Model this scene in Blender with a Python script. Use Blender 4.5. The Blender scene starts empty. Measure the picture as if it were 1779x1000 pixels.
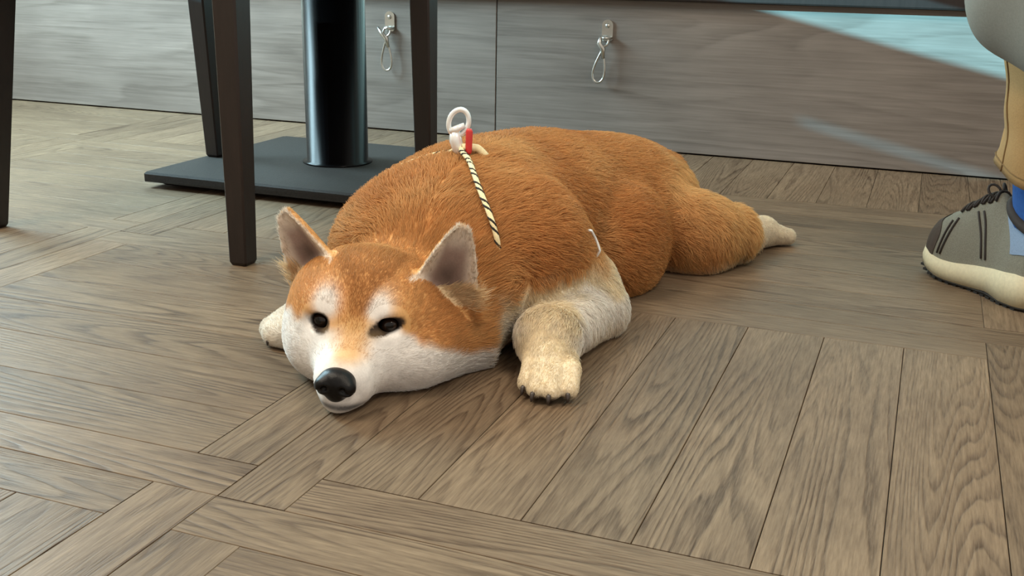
import bpy, bmesh, math, random
import numpy as np
from mathutils import Vector, Matrix

random.seed(7)
rng = np.random.default_rng(11)
scene = bpy.context.scene
COL = scene.collection

# ------------------------------------------------------------------ camera, world, lights, exposure
CAM_H = 0.5
F_PX = 1856.59
# rows: world X, Y, Z expressed in the camera's (right, down, forward) axes
RW = np.array([[0.93238434, 0.12237602, -0.34012285],
               [0.36102014, -0.26842004, 0.89309302],
               [0.01799738, -0.95549715, -0.29445084]])
cam_d = bpy.data.cameras.new('camera')
cam = bpy.data.objects.new('camera', cam_d)
COL.objects.link(cam)
cam_d.sensor_width = 36.0
cam_d.lens = F_PX / 1779.0 * 36.0
cam_d.clip_start = 0.02
m = Matrix.Identity(4)
for i in range(3):
    m[i][0] = RW[i, 0]; m[i][1] = -RW[i, 1]; m[i][2] = -RW[i, 2]
m[2][3] = CAM_H
cam.matrix_world = m
scene.camera = cam

world = bpy.data.worlds.new('world')
scene.world = world
world.use_nodes = True
bg = world.node_tree.nodes['Background']
bg.inputs[0].default_value = (1.0, 0.91, 0.80, 1)
bg.inputs[1].default_value = 0.62


def add_light(name, kind, loc, energy, color, size=None, size_y=None, direction=None):
    d = bpy.data.lights.new(name, kind)
    d.energy = energy
    d.color = color
    if kind == 'AREA':
        d.shape = 'RECTANGLE'
        d.size = size; d.size_y = size_y or size
    o = bpy.data.objects.new(name, d)
    COL.objects.link(o)
    o.location = loc
    if direction is not None:
        o.rotation_euler = Vector(direction).to_track_quat('-Z', 'Y').to_euler()
    return o


SUN_DIR = (1.0, 0.4, -0.235)
sun = add_light('low_sun', 'SUN', (-8, -3, 3), 29.0, (0.28, 0.80, 1.0), direction=SUN_DIR)
sun.data.angle = math.radians(0.35)
# sky light entering through the window in the left wall
add_light('window_daylight', 'AREA', (-3.14, 2.0, 1.56), 190, (0.58, 0.88, 1.0), 1.3, 1.0, (1, 0.6, -0.35))
# the ceiling panels of the room
add_light('ceiling_panel', 'AREA', (-1.6, 0.2, 2.7), 50, (1.0, 0.88, 0.70), 0.9, 0.9, (0, 0, -1))
add_light('ceiling_panel', 'AREA', (0.9, 0.6, 2.7), 30, (1.0, 0.88, 0.70), 0.9, 0.9, (0, 0, -1))

vs = scene.view_settings
vs.view_transform = 'Standard'
vs.look = 'None'
vs.gamma = 1.0
vs.exposure = 0.28
vs.use_curve_mapping = False


# ------------------------------------------------------------------ helpers
def lin(r, g, b):
    f = lambda c: (c / 255 / 12.92) if c / 255 <= 0.04045 else ((c / 255 + 0.055) / 1.055) ** 2.4
    return (f(r), f(g), f(b))


def tag(o, label=None, cat=None, group=None, kind=None):
    if label: o['label'] = label
    if cat: o['category'] = cat
    if group: o['group'] = group
    if kind: o['kind'] = kind
    return o


def empty(name, loc=(0, 0, 0), rz=0.0):
    o = bpy.data.objects.new(name, None)
    o.empty_display_size = 0.05
    COL.objects.link(o)
    o.location = loc
    o.rotation_euler = (0, 0, rz)
    return o


def link_mesh(name, me, mat=None, parent=None, smooth=False):
    if mat is not None and len(me.materials) == 0:
        me.materials.append(mat)
    if smooth:
        me.polygons.foreach_set('use_smooth', [True] * len(me.polygons))
    o = bpy.data.objects.new(name, me)
    COL.objects.link(o)
    if parent is not None:
        o.parent = parent
    return o


def obj(name, bm, mat=None, parent=None, smooth=False):
    bmesh.ops.recalc_face_normals(bm, faces=bm.faces[:])
    me = bpy.data.meshes.new(name)
    bm.to_mesh(me)
    bm.free()
    return link_mesh(name, me, mat, parent, smooth)


def box_bm(x0, x1, y0, y1, z0, z1, bevel=0.0, seg=1, bm=None):
    own = bm is None
    b = bmesh.new()
    r = bmesh.ops.create_cube(b, size=1.0)
    for v in b.verts:
        v.co = Vector(((x0 + x1) / 2 + v.co.x * (x1 - x0), (y0 + y1) / 2 + v.co.y * (y1 - y0), (z0 + z1) / 2 + v.co.z * (z1 - z0)))
    if bevel > 0:
        bmesh.ops.bevel(b, geom=b.edges[:], offset=bevel, segments=seg, affect='EDGES', profile=0.5)
    if own:
        return b
    me = bpy.data.meshes.new('tmp'); b.to_mesh(me); b.free(); bm.from_mesh(me); bpy.data.meshes.remove(me)
    return bm


def tube_bm(pts, rad, seg=10, closed=False, bm=None):
    """tube along points; rad a number or a list"""
    bm = bm or bmesh.new()
    P = [Vector(p) for p in pts]
    n = len(P)
    R = rad if isinstance(rad, (list, tuple, np.ndarray)) else [rad] * n
    rings = []
    ref = None
    for i in range(n):
        if closed:
            t = P[(i + 1) % n] - P[i - 1]
        else:
            t = P[min(i + 1, n - 1)] - P[max(i - 1, 0)]
        t.normalize()
        if ref is None:
            ref = Vector((0, 0, 1)) if abs(t.z) < 0.9 else Vector((1, 0, 0))
        a = (ref - t * ref.dot(t)).normalized()
        b = t.cross(a)
        ref = a
        rings.append([bm.verts.new(P[i] + (a * math.cos(2 * math.pi * k / seg) + b * math.sin(2 * math.pi * k / seg)) * R[i]) for k in range(seg)])
    m_ = n if closed else n - 1
    for i in range(m_):
        A, B = rings[i], rings[(i + 1) % n]
        for k in range(seg):
            bm.faces.new((A[k], A[(k + 1) % seg], B[(k + 1) % seg], B[k]))
    if not closed:
        bm.faces.new(rings[0][::-1]); bm.faces.new(rings[-1])
    return bm


def lathe_bm(profile, seg=32, bm=None, center=(0, 0)):
    bm = bm or bmesh.new()
    rings = []
    for r, z in profile:
        rings.append([bm.verts.new((center[0] + r * math.cos(2 * math.pi * k / seg), center[1] + r * math.sin(2 * math.pi * k / seg), z)) for k in range(seg)])
    for A, B in zip(rings[:-1], rings[1:]):
        for k in range(seg):
            bm.faces.new((A[k], A[(k + 1) % seg], B[(k + 1) % seg], B[k]))
    bm.faces.new(rings[0][::-1]); bm.faces.new(rings[-1])
    return bm


def loft_bm(rings, bm=None, cap=True):
    """rings: list of equally long point lists"""
    bm = bm or bmesh.new()
    V = [[bm.verts.new(p) for p in r] for r in rings]
    n = len(V[0])
    for A, B in zip(V[:-1], V[1:]):
        for k in range(n):
            bm.faces.new((A[k], A[(k + 1) % n], B[(k + 1) % n], B[k]))
    if cap:
        bm.faces.new(V[0][::-1]); bm.faces.new(V[-1])
    return bm


# ------------------------------------------------------------------ material helpers
class NT:
    def __init__(self, name):
        self.m = bpy.data.materials.new(name)
        self.m.use_nodes = True
        self.t = self.m.node_tree
        self.b = self.t.nodes['Principled BSDF']

    def n(self, kind, **kw):
        nd = self.t.nodes.new(kind)
        for k, v in kw.items():
            if k.startswith('i_'):
                nd.inputs[k[2:].replace('_', ' ')].default_value = v
            else:
                setattr(nd, k, v)
        return nd

    def l(self, a, b):
        self.t.links.new(a, b)

    def math(self, op, a, b=None, c=None, clamp=False):
        nd = self.n('ShaderNodeMath', operation=op, use_clamp=clamp)
        for i, v in enumerate((a, b, c)):
            if v is None: continue
            if isinstance(v, (int, float)): nd.inputs[i].default_value = v
            else: self.l(v, nd.inputs[i])
        return nd.outputs[0]

    def ramp(self, fac, stops):
        r = self.n('ShaderNodeValToRGB')
        el = r.color_ramp.elements
        while len(el) < len(stops): el.new(0.5)
        for e, (p, c) in zip(el, stops):
            e.position = p; e.color = (*c, 1)
        self.l(fac, r.inputs[0])
        return r.outputs[0]

    def mix(self, fac, a, b, blend='MIX'):
        nd = self.n('ShaderNodeMix', data_type='RGBA', blend_type=blend)
        if isinstance(fac, (int, float)): nd.inputs[0].default_value = fac
        else: self.l(fac, nd.inputs[0])
        for i, v in ((6, a), (7, b)):
            if isinstance(v, tuple): nd.inputs[i].default_value = (*v, 1)
            else: self.l(v, nd.inputs[i])
        return nd.outputs[2]

    def noise(self, vec, scale, detail=3, rough=0.5, dist=0.0):
        nd = self.n('ShaderNodeTexNoise')
        nd.inputs['Scale'].default_value = scale
        nd.inputs['Detail'].default_value = detail
        nd.inputs['Roughness'].default_value = rough
        nd.inputs['Distortion'].default_value = dist
        if vec is not None: self.l(vec, nd.inputs['Vector'])
        return nd.outputs['Fac']

    def bump(self, h, strength, dist):
        nd = self.n('ShaderNodeBump')
        nd.inputs['Strength'].default_value = strength
        nd.inputs['Distance'].default_value = dist
        self.l(h, nd.inputs['Height'])
        self.l(nd.outputs[0], self.b.inputs['Normal'])

    def set(self, **kw):
        for k, v in kw.items():
            self.b.inputs[k.replace('_', ' ')].default_value = v
        return self


def plain(name, rgb, rough=0.5, metal=0.0, var=0.12, scale=60, bump=0.0, spec=0.5, stretch=(1, 1, 1)):
    t = NT(name)
    tc = t.n('ShaderNodeTexCoord')
    mp = t.n('ShaderNodeMapping')
    mp.inputs['Scale'].default_value = stretch
    t.l(tc.outputs['Object'], mp.inputs['Vector'])
    nz = t.noise(mp.outputs[0], scale, 4, 0.6)
    c = lin(*rgb)
    a = tuple(max(0, x * (1 - var)) for x in c); b = tuple(min(1, x * (1 + var)) for x in c)
    t.l(t.ramp(nz, [(0.3, a), (0.7, b)]), t.b.inputs['Base Color'])
    t.set(Roughness=rough, Metallic=metal)
    t.b.inputs['Specular IOR Level'].default_value = spec
    if bump: t.bump(nz, bump, 0.002)
    return t.m


def wood_mat(name, dark, mid, light, along, across, contour, line_w, fibre=1.0, rough=0.42, tone=0.25, line_amt=0.8, bump=0.35, spec=0.5, axis='Y', fstretch=(240.0, 9.0)):
    """brushed wood: growth rings are level lines of a stretched noise; every board draws its own offset"""
    t = NT(name)
    tc = t.n('ShaderNodeTexCoord'); oi = t.n('ShaderNodeObjectInfo')
    off = t.n('ShaderNodeCombineXYZ')
    t.l(t.math('MULTIPLY', oi.outputs['Random'], 37.0), off.inputs[0])
    t.l(t.math('MULTIPLY', oi.outputs['Random'], 91.0), off.inputs[1])
    t.l(t.math('MULTIPLY', oi.outputs['Random'], 53.0), off.inputs[2])
    add = t.n('ShaderNodeVectorMath', operation='ADD')
    t.l(tc.outputs['Object'], add.inputs[0]); t.l(off.outputs[0], add.inputs[1])

    def mapped(sx, sy):
        mp = t.n('ShaderNodeMapping')
        mp.inputs['Scale'].default_value = (sx, sy, 1) if axis == 'Y' else (sy, sx, sx)
        t.l(add.outputs[0], mp.inputs['Vector'])
        return mp.outputs[0]
    base = t.noise(mapped(across, along), 1.0, 1.2, 0.4, 0.3)
    base = t.math('MULTIPLY_ADD', t.noise(mapped(across * 9, along * 12), 1.0, 2, 0.5), 0.022, base)
    rings = t.math('FRACT', t.math('MULTIPLY', base, contour))
    # a ring fades in on one side and stops sharply on the other, as early and late wood do
    line = t.math('SMOOTH_MIN', t.math('DIVIDE', rings, line_w), t.math('DIVIDE', t.math('SUBTRACT', 1.0, rings), 0.12), 0.1, clamp=True)
    fine = t.noise(mapped(*fstretch), 1.0, 3, 0.65)
    fine2 = t.noise(mapped(fstretch[0] * 0.35, fstretch[1] * 0.4), 1.0, 3, 0.6)
    mask = t.noise(mapped(9.0, 2.2), 1.0, 2, 0.5)
    cloud = t.noise(mapped(6.0, 3.0), 1.0, 3, 0.55)
    ringamt = t.math('MULTIPLY', t.math('SUBTRACT', 1.0, line), t.math('MULTIPLY_ADD', mask, 2.6, -0.72, clamp=True))
    pores = t.math('MULTIPLY_ADD', fine, 3.2, -1.25, clamp=True)
    # pores break the rings into dashes
    ringamt = t.math('MULTIPLY', ringamt, t.math('MULTIPLY_ADD', pores, 0.55, 0.55, clamp=True))
    col = t.mix(t.math('MULTIPLY_ADD', cloud, 2.0, -0.5, clamp=True), mid, light)
    col = t.mix(t.math('MULTIPLY', t.math('MULTIPLY_ADD', fine, 2.4, -0.75, clamp=True), 0.5 * fibre), col, dark)
    col = t.mix(t.math('MULTIPLY', t.math('MULTIPLY_ADD', fine2, 2.2, -0.7, clamp=True), 0.35 * fibre), col, dark)
    col = t.mix(t.math('MULTIPLY', ringamt, line_amt), col, dark)
    hsv = t.n('ShaderNodeHueSaturation')
    t.l(t.math('MULTIPLY_ADD', oi.outputs['Random'], tone, 1 - tone / 2), hsv.inputs['Value'])
    t.l(col, hsv.inputs['Color'])
    t.l(hsv.outputs[0], t.b.inputs['Base Color'])
    t.l(t.math('MULTIPLY_ADD', fine, 0.18, rough - 0.09), t.b.inputs['Roughness'])
    t.b.inputs['Specular IOR Level'].default_value = spec
    h = t.math('SUBTRACT', 1.0, t.math('MULTIPLY_ADD', fine, 0.4, t.math('MULTIPLY', ringamt, 0.8)))
    t.bump(h, bump, 0.0012)
    return t.m


M_FLOOR = wood_mat('floor_oak', lin(60, 44, 32), lin(116, 98, 79), lin(140, 120, 97), 0.5, 8.0, 44.0, 0.45, line_amt=1.0, fstretch=(420.0, 26.0), bump=0.45, spec=0.16, rough=0.5)
M_GAP = plain('floor_joint', (58, 48, 40), 0.8)
M_PANEL = wood_mat('bench_panel_oak', lin(78, 70, 64), lin(118, 109, 102), lin(142, 132, 124), 0.9, 9.0, 9.0, 0.7, fibre=0.8, rough=0.40, tone=0.10, line_amt=0.55, bump=0.12, axis='X', fstretch=(160.0, 5.0))
M_DARKWOOD = plain('espresso_wood', (31, 22, 20), 0.45, var=0.25, scale=25, stretch=(6, 6, 0.7))
M_SEATPAD = plain('brown_vinyl', (60, 40, 34), 0.5)
M_BLACKMETAL = plain('black_painted_steel', (9, 9, 11), 0.26, metal=0.0, var=0.1, scale=300, bump=0.0, spec=0.11)
M_PLATE = plain('textured_black_iron', (44, 40, 37), 0.75, var=0.2, scale=240, bump=0.3, spec=0.25)
M_STEEL = plain('brushed_steel', (205, 205, 200), 0.28, metal=1.0, var=0.08)
M_WALL = plain('painted_plaster', (205, 196, 182), 0.85, var=0.03, scale=8)
M_WHITEPAINT = plain('white_paint', (235, 232, 225), 0.5, var=0.02)


# ------------------------------------------------------------------ floor: framed parquet squares, every board an object
GAP = 0.0010
floor = obj('floor', box_bm(-3.34, 2.6, -1.2, 3.5, -0.06, -0.004), M_GAP)
tag(floor, kind='structure')
XE = [-3.2, -2.947, -2.162, -1.3765, -0.5915, 0.1935, 0.98, 1.765]
YE = [-0.79, -0.01, 0.7645, 1.549, 2.3145, 2.87]
WX, WY = 0.075, 0.0695
_plank_cache = {}


def plank(x0, x1, y0, y1, along_x):
    w, l = x1 - x0 - GAP, y1 - y0 - GAP
    if along_x: w, l = l, w
    key = (round(w, 3), round(l, 3))
    if key not in _plank_cache:
        bm = bmesh.new()
        c = 0.0005
        pr = [(-w / 2, -0.006), (-w / 2, -c), (-w / 2 + c, 0), (w / 2 - c, 0), (w / 2, -c), (w / 2, -0.006)]
        A = [bm.verts.new((x, -l / 2, z)) for x, z in pr]; B = [bm.verts.new((x, l / 2, z)) for x, z in pr]
        for k in range(5): bm.faces.new((A[k], A[k + 1], B[k + 1], B[k]))
        bm.faces.new(A[::-1]); bm.faces.new(B)
        bmesh.ops.recalc_face_normals(bm, faces=bm.faces[:])
        me = bpy.data.meshes.new('plank'); bm.to_mesh(me); bm.free()
        me.materials.append(M_FLOOR)
        _plank_cache[key] = me
    o = bpy.data.objects.new('plank', _plank_cache[key])
    COL.objects.link(o)
    o.parent = floor
    o.location = ((x0 + x1) / 2, (y0 + y1) / 2, random.uniform(-0.0001, 0.0))
    o.rotation_euler = (0, 0, (math.pi / 2 if along_x else 0) + random.choice((0, math.pi)))


for ix in range(len(XE) - 1):
    for iy in range(len(YE) - 1):
        X0, X1, Y0, Y1 = XE[ix], XE[ix + 1], YE[iy], YE[iy + 1]
        if iy == 0 and not 1 <= ix <= 5: continue
        last = iy == len(YE) - 2                                   # cut off by the bench front
        top = Y1 if last else Y1 - WY
        plank(X0, X0 + WX, Y0, top, False)
        if not last: plank(X0, X1 - WX, Y1 - WY, Y1, True)
        plank(X1 - WX, X1, Y0 + WY, Y1, False)
        plank(X0 + WX, X1, Y0, Y0 + WY, True)
        cx0, cx1, cy0, cy1 = X0 + WX, X1 - WX, Y0 + WY, top
        along_x = (ix + iy) % 2 == 1                              # ix 4, iy 2 is the square in front: boards along Y
        N_ = 6
        for k in range(N_):
            if along_x:
                h_ = 0.106 if last else (Y1 - Y0 - 2 * WY) / N_
                a = cy0 + k * h_
                if a < cy1 - 0.01: plank(cx0, cx1, a, min(a + h_, cy1), True)
            else:
                h_ = (cx1 - cx0) / N_
                plank(cx0 + k * h_, cx0 + (k + 1) * h_, cy0, cy1, False)

# ------------------------------------------------------------------ walls and the window the daylight comes through
tag(obj('wall_back', box_bm(-3.2, 2.6, 3.365, 3.5, 0.0, 3.2), M_WALL), kind='structure')
bm = bmesh.new()
for (y0, y1, z0, z1) in ((-9.0, 1.35, 0, 3.2), (2.7, 3.5, 0, 3.2), (1.35, 2.7, 0.84, 1.04), (1.7, 2.7, 0.78, 0.84), (1.35, 2.7, 0, 0.78), (1.35, 2.7, 2.1, 3.2)):  # the slot below the sill is added to let a second sunbeam through
    box_bm(-3.34, -3.2, y0, y1, z0, z1, bm=bm)
tag(obj('wall_left', bm, M_WALL), kind='structure')
win = empty('window_1', (-3.27, 2.025, 1.04))
tag(win, kind='structure')
for nm, (y0, y1, z0, z1) in (('window_frame', (-0.675, -0.635, 0, 1.06)), ('window_frame', (0.635, 0.675, 0, 1.06)), ('window_frame', (-0.635, 0.635, 1.02, 1.06))):
    obj(nm, box_bm(-0.03, 0.03, y0, y1, z0, z1, 0.004), M_WHITEPAINT, win)
gm = bpy.data.materials.new('window_glass'); gm.use_nodes = True
nt = gm.node_tree; nt.nodes.clear()
out = nt.nodes.new('ShaderNodeOutputMaterial'); mx = nt.nodes.new('ShaderNodeMixShader'); tr = nt.nodes.new('ShaderNodeBsdfTransparent'); gl = nt.nodes.new('ShaderNodeBsdfGlossy')
mx.inputs[0].default_value = 0.06; gl.inputs['Roughness'].default_value = 0.02
nt.links.new(tr.outputs[0], mx.inputs[1]); nt.links.new(gl.outputs[0], mx.inputs[2]); nt.links.new(mx.outputs[0], out.inputs[0])
obj('pane', box_bm(-0.003, 0.003, -0.635, 0.635, 0.0, 1.02), gm, win)
fg = gm.copy(); fg.name = 'added_slot_glass'
for nd in fg.node_tree.nodes:
    if nd.type == 'BSDF_TRANSPARENT': nd.inputs[0].default_value = (0.36, 0.38, 0.40, 1)
obj('added_slot_pane', box_bm(-0.003, 0.003, -0.675, -0.325, -0.26, -0.20), fg, win)  # unseen tinted pane, added to dim the sun patch low on the bench

# ------------------------------------------------------------------ bench along the wall
PY = 2.86
bench = empty('bench', (-1.15, PY, 0))
tag(bench, 'long built-in bench with greyish wood-grain front panels and dark seat edge', 'bench')
for a, b in ((-3.195, -1.1515), (-1.1485, 0.649), (0.652, 2.55)):
    obj('front_panel', box_bm(a + 1.15, b + 1.15, 0, 0.02, 0.004, 0.40, 0.0012), M_PANEL, bench)
obj('seat_board', box_bm(-2.045, 3.7, -0.03, 0.5, 0.401, 0.436, 0.004, 2), M_DARKWOOD, bench)
obj('seat_pad', box_bm(-2.045, 3.7, -0.015, 0.49, 0.436, 0.50, 0.018, 3), M_SEATPAD, bench, True)
obj('carcass', box_bm(-2.045, 3.7, 0.021, 0.495, 0.0, 0.40), M_GAP, bench)


# ------------------------------------------------------------------ leash hooks on the bench front
def leash_hook(x, z, swing, label, tilt):
    r = empty('leash_hook', (x, PY, z))
    tag(r, label, 'hook', 'steel leash hooks on the bench front')
    # wall plate: rounded tongue with a screw
    bm = bmesh.new()
    prof = []
    for k in range(13):
        a = math.pi * k / 12
        prof.append((0.0155 * math.cos(a), 0.010 + 0.0155 * math.sin(a)))
    prof += [(-0.0155, -0.026), (-0.011, -0.031), (0.011, -0.031), (0.0155, -0.026)]
    A = [bm.verts.new((x_, -0.0045, z_)) for x_, z_ in prof]; B = [bm.verts.new((x_, 0.0, z_)) for x_, z_ in prof]
    bm.faces.new(A); bm.faces.new(B[::-1])
    for k in range(len(prof)): bm.faces.new((A[k], B[k], B[(k + 1) % len(prof)], A[(k + 1) % len(prof)]))
    pl = obj('wall_plate', bm, M_STEEL, r)
    bm = lathe_bm([(0.0062, 0), (0.0058, 0.0016), (0.003, 0.003)], 14)
    bmesh.ops.rotate(bm, verts=bm.verts, matrix=Matrix.Rotation(math.radians(90), 3, 'X'))
    bmesh.ops.translate(bm, verts=bm.verts, vec=(0, -0.0045, 0.009))
    obj('screw', bm, M_STEEL, pl, True)
    # staple the snap hook hangs from
    pts = [(-0.012 + 0.0, -0.003, -0.020)] + [(-0.013 * math.cos(a), -0.004 - 0.022 * math.sin(a), -0.022) for a in np.linspace(0.2, math.pi - 0.2, 9)] + [(0.012, -0.003, -0.020)]
    obj('staple', tube_bm(pts, 0.0034, 8), M_STEEL, r, True)
    # snap hook: swivel eye, body, wire loop; hangs from the staple
    R = Matrix.Rotation(math.radians(swing), 3, 'Y')
    def T(p): v = R @ Vector(p); return (v.x - 0.002, v.y - 0.02, v.z - 0.026)
    sw = tube_bm([T((0.011 * math.cos(a), 0.003 * math.sin(a), -0.006 + 0.012 * math.sin(a))) for a in np.linspace(0, 2 * math.pi, 18, endpoint=False)], 0.0032, 8, True)
    hk = obj('snap_hook', sw, M_STEEL, r, True)
    bar = [(-0.030 * math.cos(tilt), -0.004, 0.006), (-0.012, -0.006, -0.012), (0.0, -0.004, -0.024), (0.006, -0.004, -0.05)]
    obj('trigger', tube_bm([T(p) for p in bar], [0.0035, 0.007, 0.0075, 0.0045], 10), M_STEEL, hk, True)
    loop = []
    for k in range(28):
        a = 2 * math.pi * k / 28
        w = 0.024 * (0.62 - 0.38 * math.cos(a)) if False else 0.0235 * math.sin(a) * (0.60 - 0.40 * math.cos(a))
        loop.append(T((w, -0.003, -0.072 + 0.044 * math.cos(a))))
    obj('wire_loop', tube_bm(loop, 0.0032, 8, True), M_STEEL, hk, True)
    return r


leash_hook(-1.484, 0.322, 0, 'steel leash hook with hanging snap clip between table pole and chair leg', 0.5)
leash_hook(-0.826, 0.322, 8, 'steel leash hook with hanging snap clip on the panel above the dog', 1.2)

# ------------------------------------------------------------------ pedestal table
TX, TY = -1.278, 2.185
tab = empty('pedestal_table', (TX, TY, 0))
tag(tab, 'pedestal table on a round black steel pole with square black base', 'table')
bm = bmesh.new()
hw = 0.283
rg = []
for s_, z in ((hw - 0.03, 0.004), (hw - 0.02, 0.012), (hw, 0.014), (hw, 0.031), (hw - 0.004, 0.035)):
    rg.append([(-s_ - 0.035, -s_ - 0.018, z), (s_ - 0.005, -s_ - 0.018, z), (s_ - 0.005, s_ - 0.018, z), (-s_ - 0.035, s_ - 0.018, z)])
loft_bm(rg, bm)
bmesh.ops.bevel(bm, geom=[e for e in bm.edges if abs(e.verts[0].co.z - e.verts[1].co.z) > 0.0005 and abs(e.verts[0].co.x) > hw - 0.04 and (e.verts[0].co.xy - e.verts[1].co.xy).length < 0.03], offset=0.004, segments=2, affect='EDGES')
base = obj('base_plate', bm, M_PLATE, tab)
for sx in (-1, 1):
    for sy in (-1, 1):
        obj('levelling_foot', lathe_bm([(0.013, 0.0), (0.013, 0.004), (0.006, 0.005), (0.006, 0.012)], 12, center=(sx * (hw - 0.05), sy * (hw - 0.05))), M_STEEL, base, True)
obj('pole', lathe_bm([(0.081, 0.034), (0.081, 0.039), (0.0715, 0.040), (0.0715, 0.80)], 48), M_BLACKMETAL, tab, True)
obj('table_top', box_bm(-0.36, 0.36, -0.36, 0.36, 0.80, 0.836, 0.006, 2), M_DARKWOOD, tab)

# ------------------------------------------------------------------ chair straddling the table base
ch = empty('dining_chair', (-1.3, 1.75, 0))
tag(ch, 'dark brown wooden chair with square tapered legs pulled up to the table', 'chair')


def tapered_leg(xb, yb, zb, xt, yt, zt, wb, wt, dx):
    """square leg, wide at the rail and narrow at the foot; dx shifts the head so that one side stays plumb"""
    rg = []
    for f_ in (0.0, 0.012, 0.35, 0.7, 1.0):
        w = (wb - 0.006 if f_ == 0 else wb + (wt - wb) * f_) / 2
        cx = xb + (xt - xb) * f_ + dx * f_ * (wt - wb) / 2
        cy = yb + (yt - yb) * f_
        z = zb + (zt - zb) * f_
        c = w * 0.16
        rg.append([(cx - w + c, cy - w, z), (cx + w - c, cy - w, z), (cx + w, cy - w + c, z), (cx + w, cy + w - c, z),
                   (cx + w - c, cy + w, z), (cx - w + c, cy + w, z), (cx - w, cy + w - c, z), (cx - w, cy - w + c, z)])
    return loft_bm(rg)


for (x, y, zb, tx, ty, dx) in ((-1.604, 1.475, 0.0, -1.522, 1.475, 1), (-1.041, 1.458, 0.0, -1.029, 1.458, -1), (-1.570, 2.115, 0.0352, -1.565, 2.09, -1), (-0.965, 2.015, 0.0, -0.960, 2.005, -1)):
    obj('leg', tapered_leg(x + 1.3, y - 1.75, zb, tx + 1.3, ty - 1.75, 0.50, 0.034, 0.046, dx), M_DARKWOOD, ch)
for (x0, x1, y0, y1) in ((-0.31, 0.27, -0.305, -0.275), (-0.26, 0.30, 0.25, 0.28), (-0.325, -0.295, -0.28, 0.31), (0.27, 0.30, -0.28, 0.25)):
    obj('seat_rail', box_bm(x0, x1, y0, y1, 0.462, 0.52, 0.003), M_DARKWOOD, ch)
obj('seat', box_bm(-0.335, 0.315, -0.325, 0.33, 0.52, 0.565, 0.02, 3), M_SEATPAD, ch, True)
for x in (-0.30, 0.28):
    obj('back_post', box_bm(x - 0.022, x + 0.022, -0.315, -0.275, 0.52, 1.0, 0.006), M_DARKWOOD, ch)
for z in (0.70, 0.82, 0.94):
    obj('back_slat', box_bm(-0.28, 0.26, -0.305, -0.285, z, z + 0.055, 0.006), M_DARKWOOD, ch)

# ------------------------------------------------------------------ the dog: one signed-distance body, skinned by surface nets
VOX = 0.0033
G0 = np.array([-0.86, 0.90, -0.012])
GN = np.array([int(0.78 / VOX), int(1.22 / VOX), int(0.31 / VOX)])
AX = [G0[i] + VOX * np.arange(GN[i]) for i in range(3)]


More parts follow.
